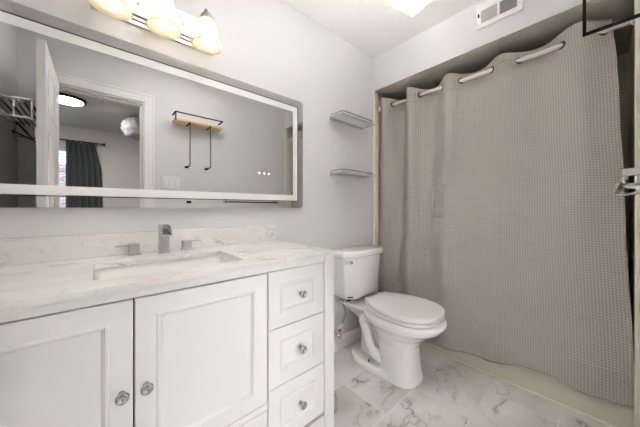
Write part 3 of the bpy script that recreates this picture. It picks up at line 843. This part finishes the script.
# ------------------------------------------------------------------ glass shelves by the corner
def make_shelf(z, label):
    t = thing('wall_shelf', label, 'shelf', (1.505, 0, z), 'small shelves on the back wall')
    x0, x1, dep = 1.308, 1.690, .128
    b = bm_new(); box(b, x0+.004, x1-.004, -dep+.006, -.016, z, z+.006)
    obj('shelf_panel', b, M_shelfglass, t, bevel=.001)
    b = bm_new(); box(b, x0, x1, -.015, -.0005, z-.012, z+.014)
    obj('wall_bar', b, M_shelfmetal, t, bevel=.002)
    for x in (x0, x1-.006):
        b = bm_new(); box(b, x, x+.006, -dep, -.015, z-.006, z+.007)
        obj('side_bracket', b, M_shelfmetal, t, bevel=.001)
    r = smoothpath([(x0+.006, -.012, z+.024), (x0+.006, -dep+.03, z+.024), (x0+.014, -dep+.008, z+.024), (x0+.035, -dep, z+.024)], 5)
    l = smoothpath([(x1-.035, -dep, z+.024), (x1-.014, -dep+.008, z+.024), (x1-.006, -dep+.03, z+.024), (x1-.006, -.012, z+.024)], 5)
    obj('guard_rail', tube(bm_new(), r + l, .0038, 8), M_knob, t, smooth=True)
    obj('front_edge', B(x0, x1, -dep-.004, -dep, z-.006, z+.009), M_shelfmetal, t, bevel=.001)
    for x in (x0+.02, x1-.02):
        obj('rail_post', tube(bm_new(), [(x, -dep+.004, z+.006), (x, -dep+.004, z+.024)], .003, 8), M_chrome, t, smooth=True)
    return t
sh1 = make_shelf(1.770, 'upper of the two small metal and glass shelves on the wall above the toilet')
sh2 = copy_tree(sh1); sh2.location.z = 1.350
sh2['label'] = 'lower of the two small metal and glass shelves on the wall above the toilet'

# ------------------------------------------------------------------ wooden shelf with black metal on the wall opposite the mirror
ws = thing('towel_shelf', 'narrow pale wood shelf with black metal rail and two hanging hooks, opposite the mirror', 'shelf', (.77, YF, 1.93))
b = bm_new(); box(b, .545, .995, YF+.001, -1.352, 1.925, 1.943)
obj('board', b, M_wood, ws, bevel=.002)
rz = 2.0; yr_ = -1.348
def sqbar(b, p, q, h=.005):
    p, q = Vector(p), Vector(q)
    d = (q-p).normalized(); u = d.orthogonal().normalized(); u = Vector((0, 0, 1)) if abs(d.z) < .5 else Vector((1, 0, 0)); s = d.cross(u).normalized(); u = s.cross(d)
    p -= d*h; q += d*h
    loft(b, [[c_ + h*(a*u + e_*s) for a, e_ in ((-1, -1), (1, -1), (1, 1), (-1, 1))] for c_ in (p, q)])
b = bm_new()
sqbar(b, (.552, YF+.006, rz), (.552, yr_, rz)); sqbar(b, (.552, yr_, rz), (.988, yr_, rz)); sqbar(b, (.988, yr_, rz), (.988, YF+.006, rz))
sqbar(b, (.552, yr_, rz), (.552, yr_, 1.93))
obj('guard_rail', b, M_black, ws)
for x in (.672, .862):
    b = bm_new(); yy = -1.337
    sqbar(b, (x, yy, 1.504), (x, yy, 1.916), .003); sqbar(b, (x, yy, 1.504), (x, YF+.03, 1.504), .003)
    sqbar(b, (x, yy, 1.918), (x, YF+.008, 1.918), .0045)
    box(b, x-.014, x+.014, YF+.0005, YF+.03, 1.496, 1.512)
    obj('hook_arm', b, M_black, ws)

# double towel bar on the same wall
tb2 = thing('towel_bar', 'brushed metal towel bar on square brackets at the right wall beside the shower', 'towel bar', (1.36, YF, 1.2))
b = bm_new(); tube(b, [(1.035, -1.404, 1.162), (1.708, -1.404, 1.162)], .007, 14)
obj('bar', b, M_steel, tb2, smooth=True)
for x in (1.058, 1.685):
    b = bm_new()
    box(b, x-.016, x+.016, YF+.0005, YF+.008, 1.145, 1.208)
    box(b, x-.010, x+.010, YF+.008, -1.399, 1.181, 1.200)
    tube(b, smoothpath([(x, -1.408, 1.184), (x, -1.402, 1.168), (x, -1.408, 1.155), (x, -1.425, 1.152), (x, -1.45, 1.157), (x, YF+.007, 1.163)], 5), .006, 10)
    obj('wall_bracket', b, M_nickel, tb2, bevel=.002)

hk = thing('robe_hook', 'small black hook on the wall opposite the mirror below the light switches', 'hook', (.695, YF, 1.155))
obj('hook_plate', B(.672, .718, YF+.0005, YF+.008, 1.142, 1.168), M_black, hk, bevel=.002)
obj('hook_peg', tube(bm_new(), smoothpath([(.695, YF+.008, 1.155), (.695, YF+.03, 1.153), (.695, YF+.04, 1.165)], 5), .005, 10), M_black, hk, smooth=True)

swp = thing('light_switch', 'white three-gang light switch plate on the wall opposite the mirror', 'light switch', (.535, YF, 1.34))
obj('switch_plate', B(.457, .613, YF+.0005, YF+.007, 1.285, 1.40), M_plastic, swp, bevel=.003)
for k in range(3):
    x = .489 + .046*k
    obj('rocker', B(x-.016, x+.016, YF+.007, YF+.0105, 1.309, 1.376), M_plastic, swp, bevel=.002)

# ------------------------------------------------------------------ train rack on the left wall
tr = thing('towel_rack', 'dark chrome towel rack with parallel shelf bars on the left wall behind the open door', 'towel rack', (XL, -1.08, 1.6))
rx1 = -.270; ry0, ry1 = -.785, -1.37; rz1 = 1.69
for k in range(6):
    x = XL + .02 + (rx1-XL-.02)*k/5
    obj('shelf_bar', tube(bm_new(), [(x, ry0, rz1-.02), (x, ry1, rz1-.02)], .005, 10), M_steel, tr, smooth=True)
for y in (ry0, ry1):
    b = bm_new()
    tube(b, [(XL+.008, y, rz1), (rx1, y, rz1)], .006, 10); tube(b, [(XL+.008, y, rz1-.10), (rx1, y, rz1-.10)], .006, 10)
    tube(b, [(rx1, y, rz1+.012), (rx1, y, rz1-.105)], .006, 10); tube(b, [(XL+.09, y, rz1), (XL+.09, y, rz1-.10)], .005, 10)
    fr = obj('end_frame', b, M_chrome, tr, smooth=True)
    obj('wall_flange', B(XL+.0005, XL+.012, y-.018, y+.018, rz1-.13, rz1+.02), M_chrome, tr, bevel=.003)
b = bm_new()
yq = (-.86, -1.30)
for y in yq: tube(b, [(XL+.01, y, rz1-.085), (XL+.10, y, rz1-.13)], .005, 8)
tube(b, [(XL+.10, -.82, rz1-.13), (XL+.10, -1.34, rz1-.13)], .006, 10)
for y in yq: tube(b, [(XL+.01, y, rz1-.085), (XL+.004, y, rz1-.085)], .014, 10)
obj('hanging_bar', b, M_steel, tr, smooth=True)

# ------------------------------------------------------------------ bedroom things seen in the mirror
bl = thing('window_blind', 'white horizontal slat blind in the bedroom window', 'blind', ((WX0+WX1)/2, BY, WZ0))
obj('head_rail', B(WX0+.004, WX1-.004, BY-.045, BY-.003, WZ1-.04, WZ1-.002), M_blind, bl)
for k in range(23):
    z = WZ1-.07 - k*.0485; b = bm_new(); a = math.radians(18)
    cz, sz = math.cos(a)*.022, math.sin(a)*.022
    loft(b, [[Vector((x, BY-.024-cz, z-sz)), Vector((x, BY-.024+cz, z+sz)), Vector((x, BY-.024+cz, z+sz+.003)), Vector((x, BY-.024-cz, z-sz+.003))] for x in (WX0+.006, WX1-.006)])
    obj('slat', b, M_blind, bl)
obj('bottom_rail', B(WX0+.006, WX1-.006, BY-.045, BY-.008, WZ0+.012, WZ0+.032), M_blind, bl)
bc = thing('bedroom_curtain', 'dark grey pleated curtain beside the bedroom window, seen in the mirror', 'curtain', (-.16, BY+.08, 0))
b = bm_new(); rows = []
n = 90; nz = 24
for j in range(nz+1):
    v = j/nz; z = .03 + (2.165-.03)*v; row = []
    w0 = -.37; w1 = lerp_tab([(2.165, -.02), (1.7, .05), (1.2, .06), (0, .06)], z)
    for i in range(n+1):
        u = i/n; am = .022 + .01*(1-v)
        row.append(b.verts.new((w0 + (w1-w0)*u, BY+.085 + am*math.sin(u*PI*11 + .4*math.sin(v*4)), z)))
    rows.append(row)
for j in range(nz):
    for i in range(n): b.faces.new((rows[j][i], rows[j][i+1], rows[j+1][i+1], rows[j+1][i])).smooth = True
ck = obj('curtain_cloth', b, M_bedcurt, bc); md = ck.modifiers.new('solid', 'SOLIDIFY'); md.thickness = .003
br = thing('bedroom_curtain_rod', 'dark curtain rod with ball finial above the bedroom window', 'curtain rod', (-.7, BY+.085, 2.18))
obj('rod', tube(bm_new(), [(-1.45, BY+.085, 2.18), (.05, BY+.085, 2.18)], .012, 12), M_bedrod, br, smooth=True)
for x, s in ((.05, 1), (-1.45, -1)):
    obj('finial', lathe(bm_new(), [(0, 0), (.012, 0), (.016, .006), (.010, .014), (.024, .03), (.026, .042), (.016, .056), (0, .062)], (x, BY+.085, 2.18), (s, 0, 0), 16), M_bedrod, br, smooth=True)
for x in (-1.35, -.0):
    obj('rod_bracket', B(x-.008, x+.008, BY+.0005, BY+.085, 2.16, 2.172), M_bedrod, br)
bcl = thing('bedroom_ceiling_light', 'round flush ceiling light with dark rim in the bedroom', 'ceiling light', (-.275, -3.02, ZC))
obj('rim', lathe(bm_new(), [(0, 0), (.175, 0), (.175, -.025), (.150, -.032), (.148, -.02), (0, -.02)], (-.275, -3.02, ZC-.0005), (0, 0, 1), 36), M_bedrod, bcl, smooth=False)
obj('diffuser', lathe(bm_new(), [(.147, -.021), (.146, -.034), (.12, -.042), (.06, -.047), (0, -.048)], (-.275, -3.02, ZC-.0005), (0, 0, 1), 36), M_bedglow, bcl, smooth=True)
pd = thing('pendant_lamp', 'pale ruffled paper pendant lamp hanging in the bedroom', 'pendant lamp', (.47, -3.2, ZC))
b = bm_new(); rings = []
for j in range(17):
    th = PI*j/16; ring = []
    for k in range(60):
        a = 2*PI*k/60
        rr = (.015 + .20*math.sin(th)**.8)*(1 + .03*math.sin(14*a + 5*th)*math.sin(th)) + .012*math.sin(j*2.2)
        ring.append(Vector((.47 + max(.006, rr)*math.cos(a), -3.2 + max(.006, rr)*math.sin(a), 2.25 + .155*math.cos(th) + .008*math.sin(7*a)*math.sin(th))))
    rings.append(ring)
loft(b, rings)
obj('lamp_shade', b, M_paperlamp, pd, smooth=True)
obj('cord', tube(bm_new(), [(.47, -3.2, 2.40), (.47, -3.2, ZC-.001)], .004, 8), M_plastic, pd)
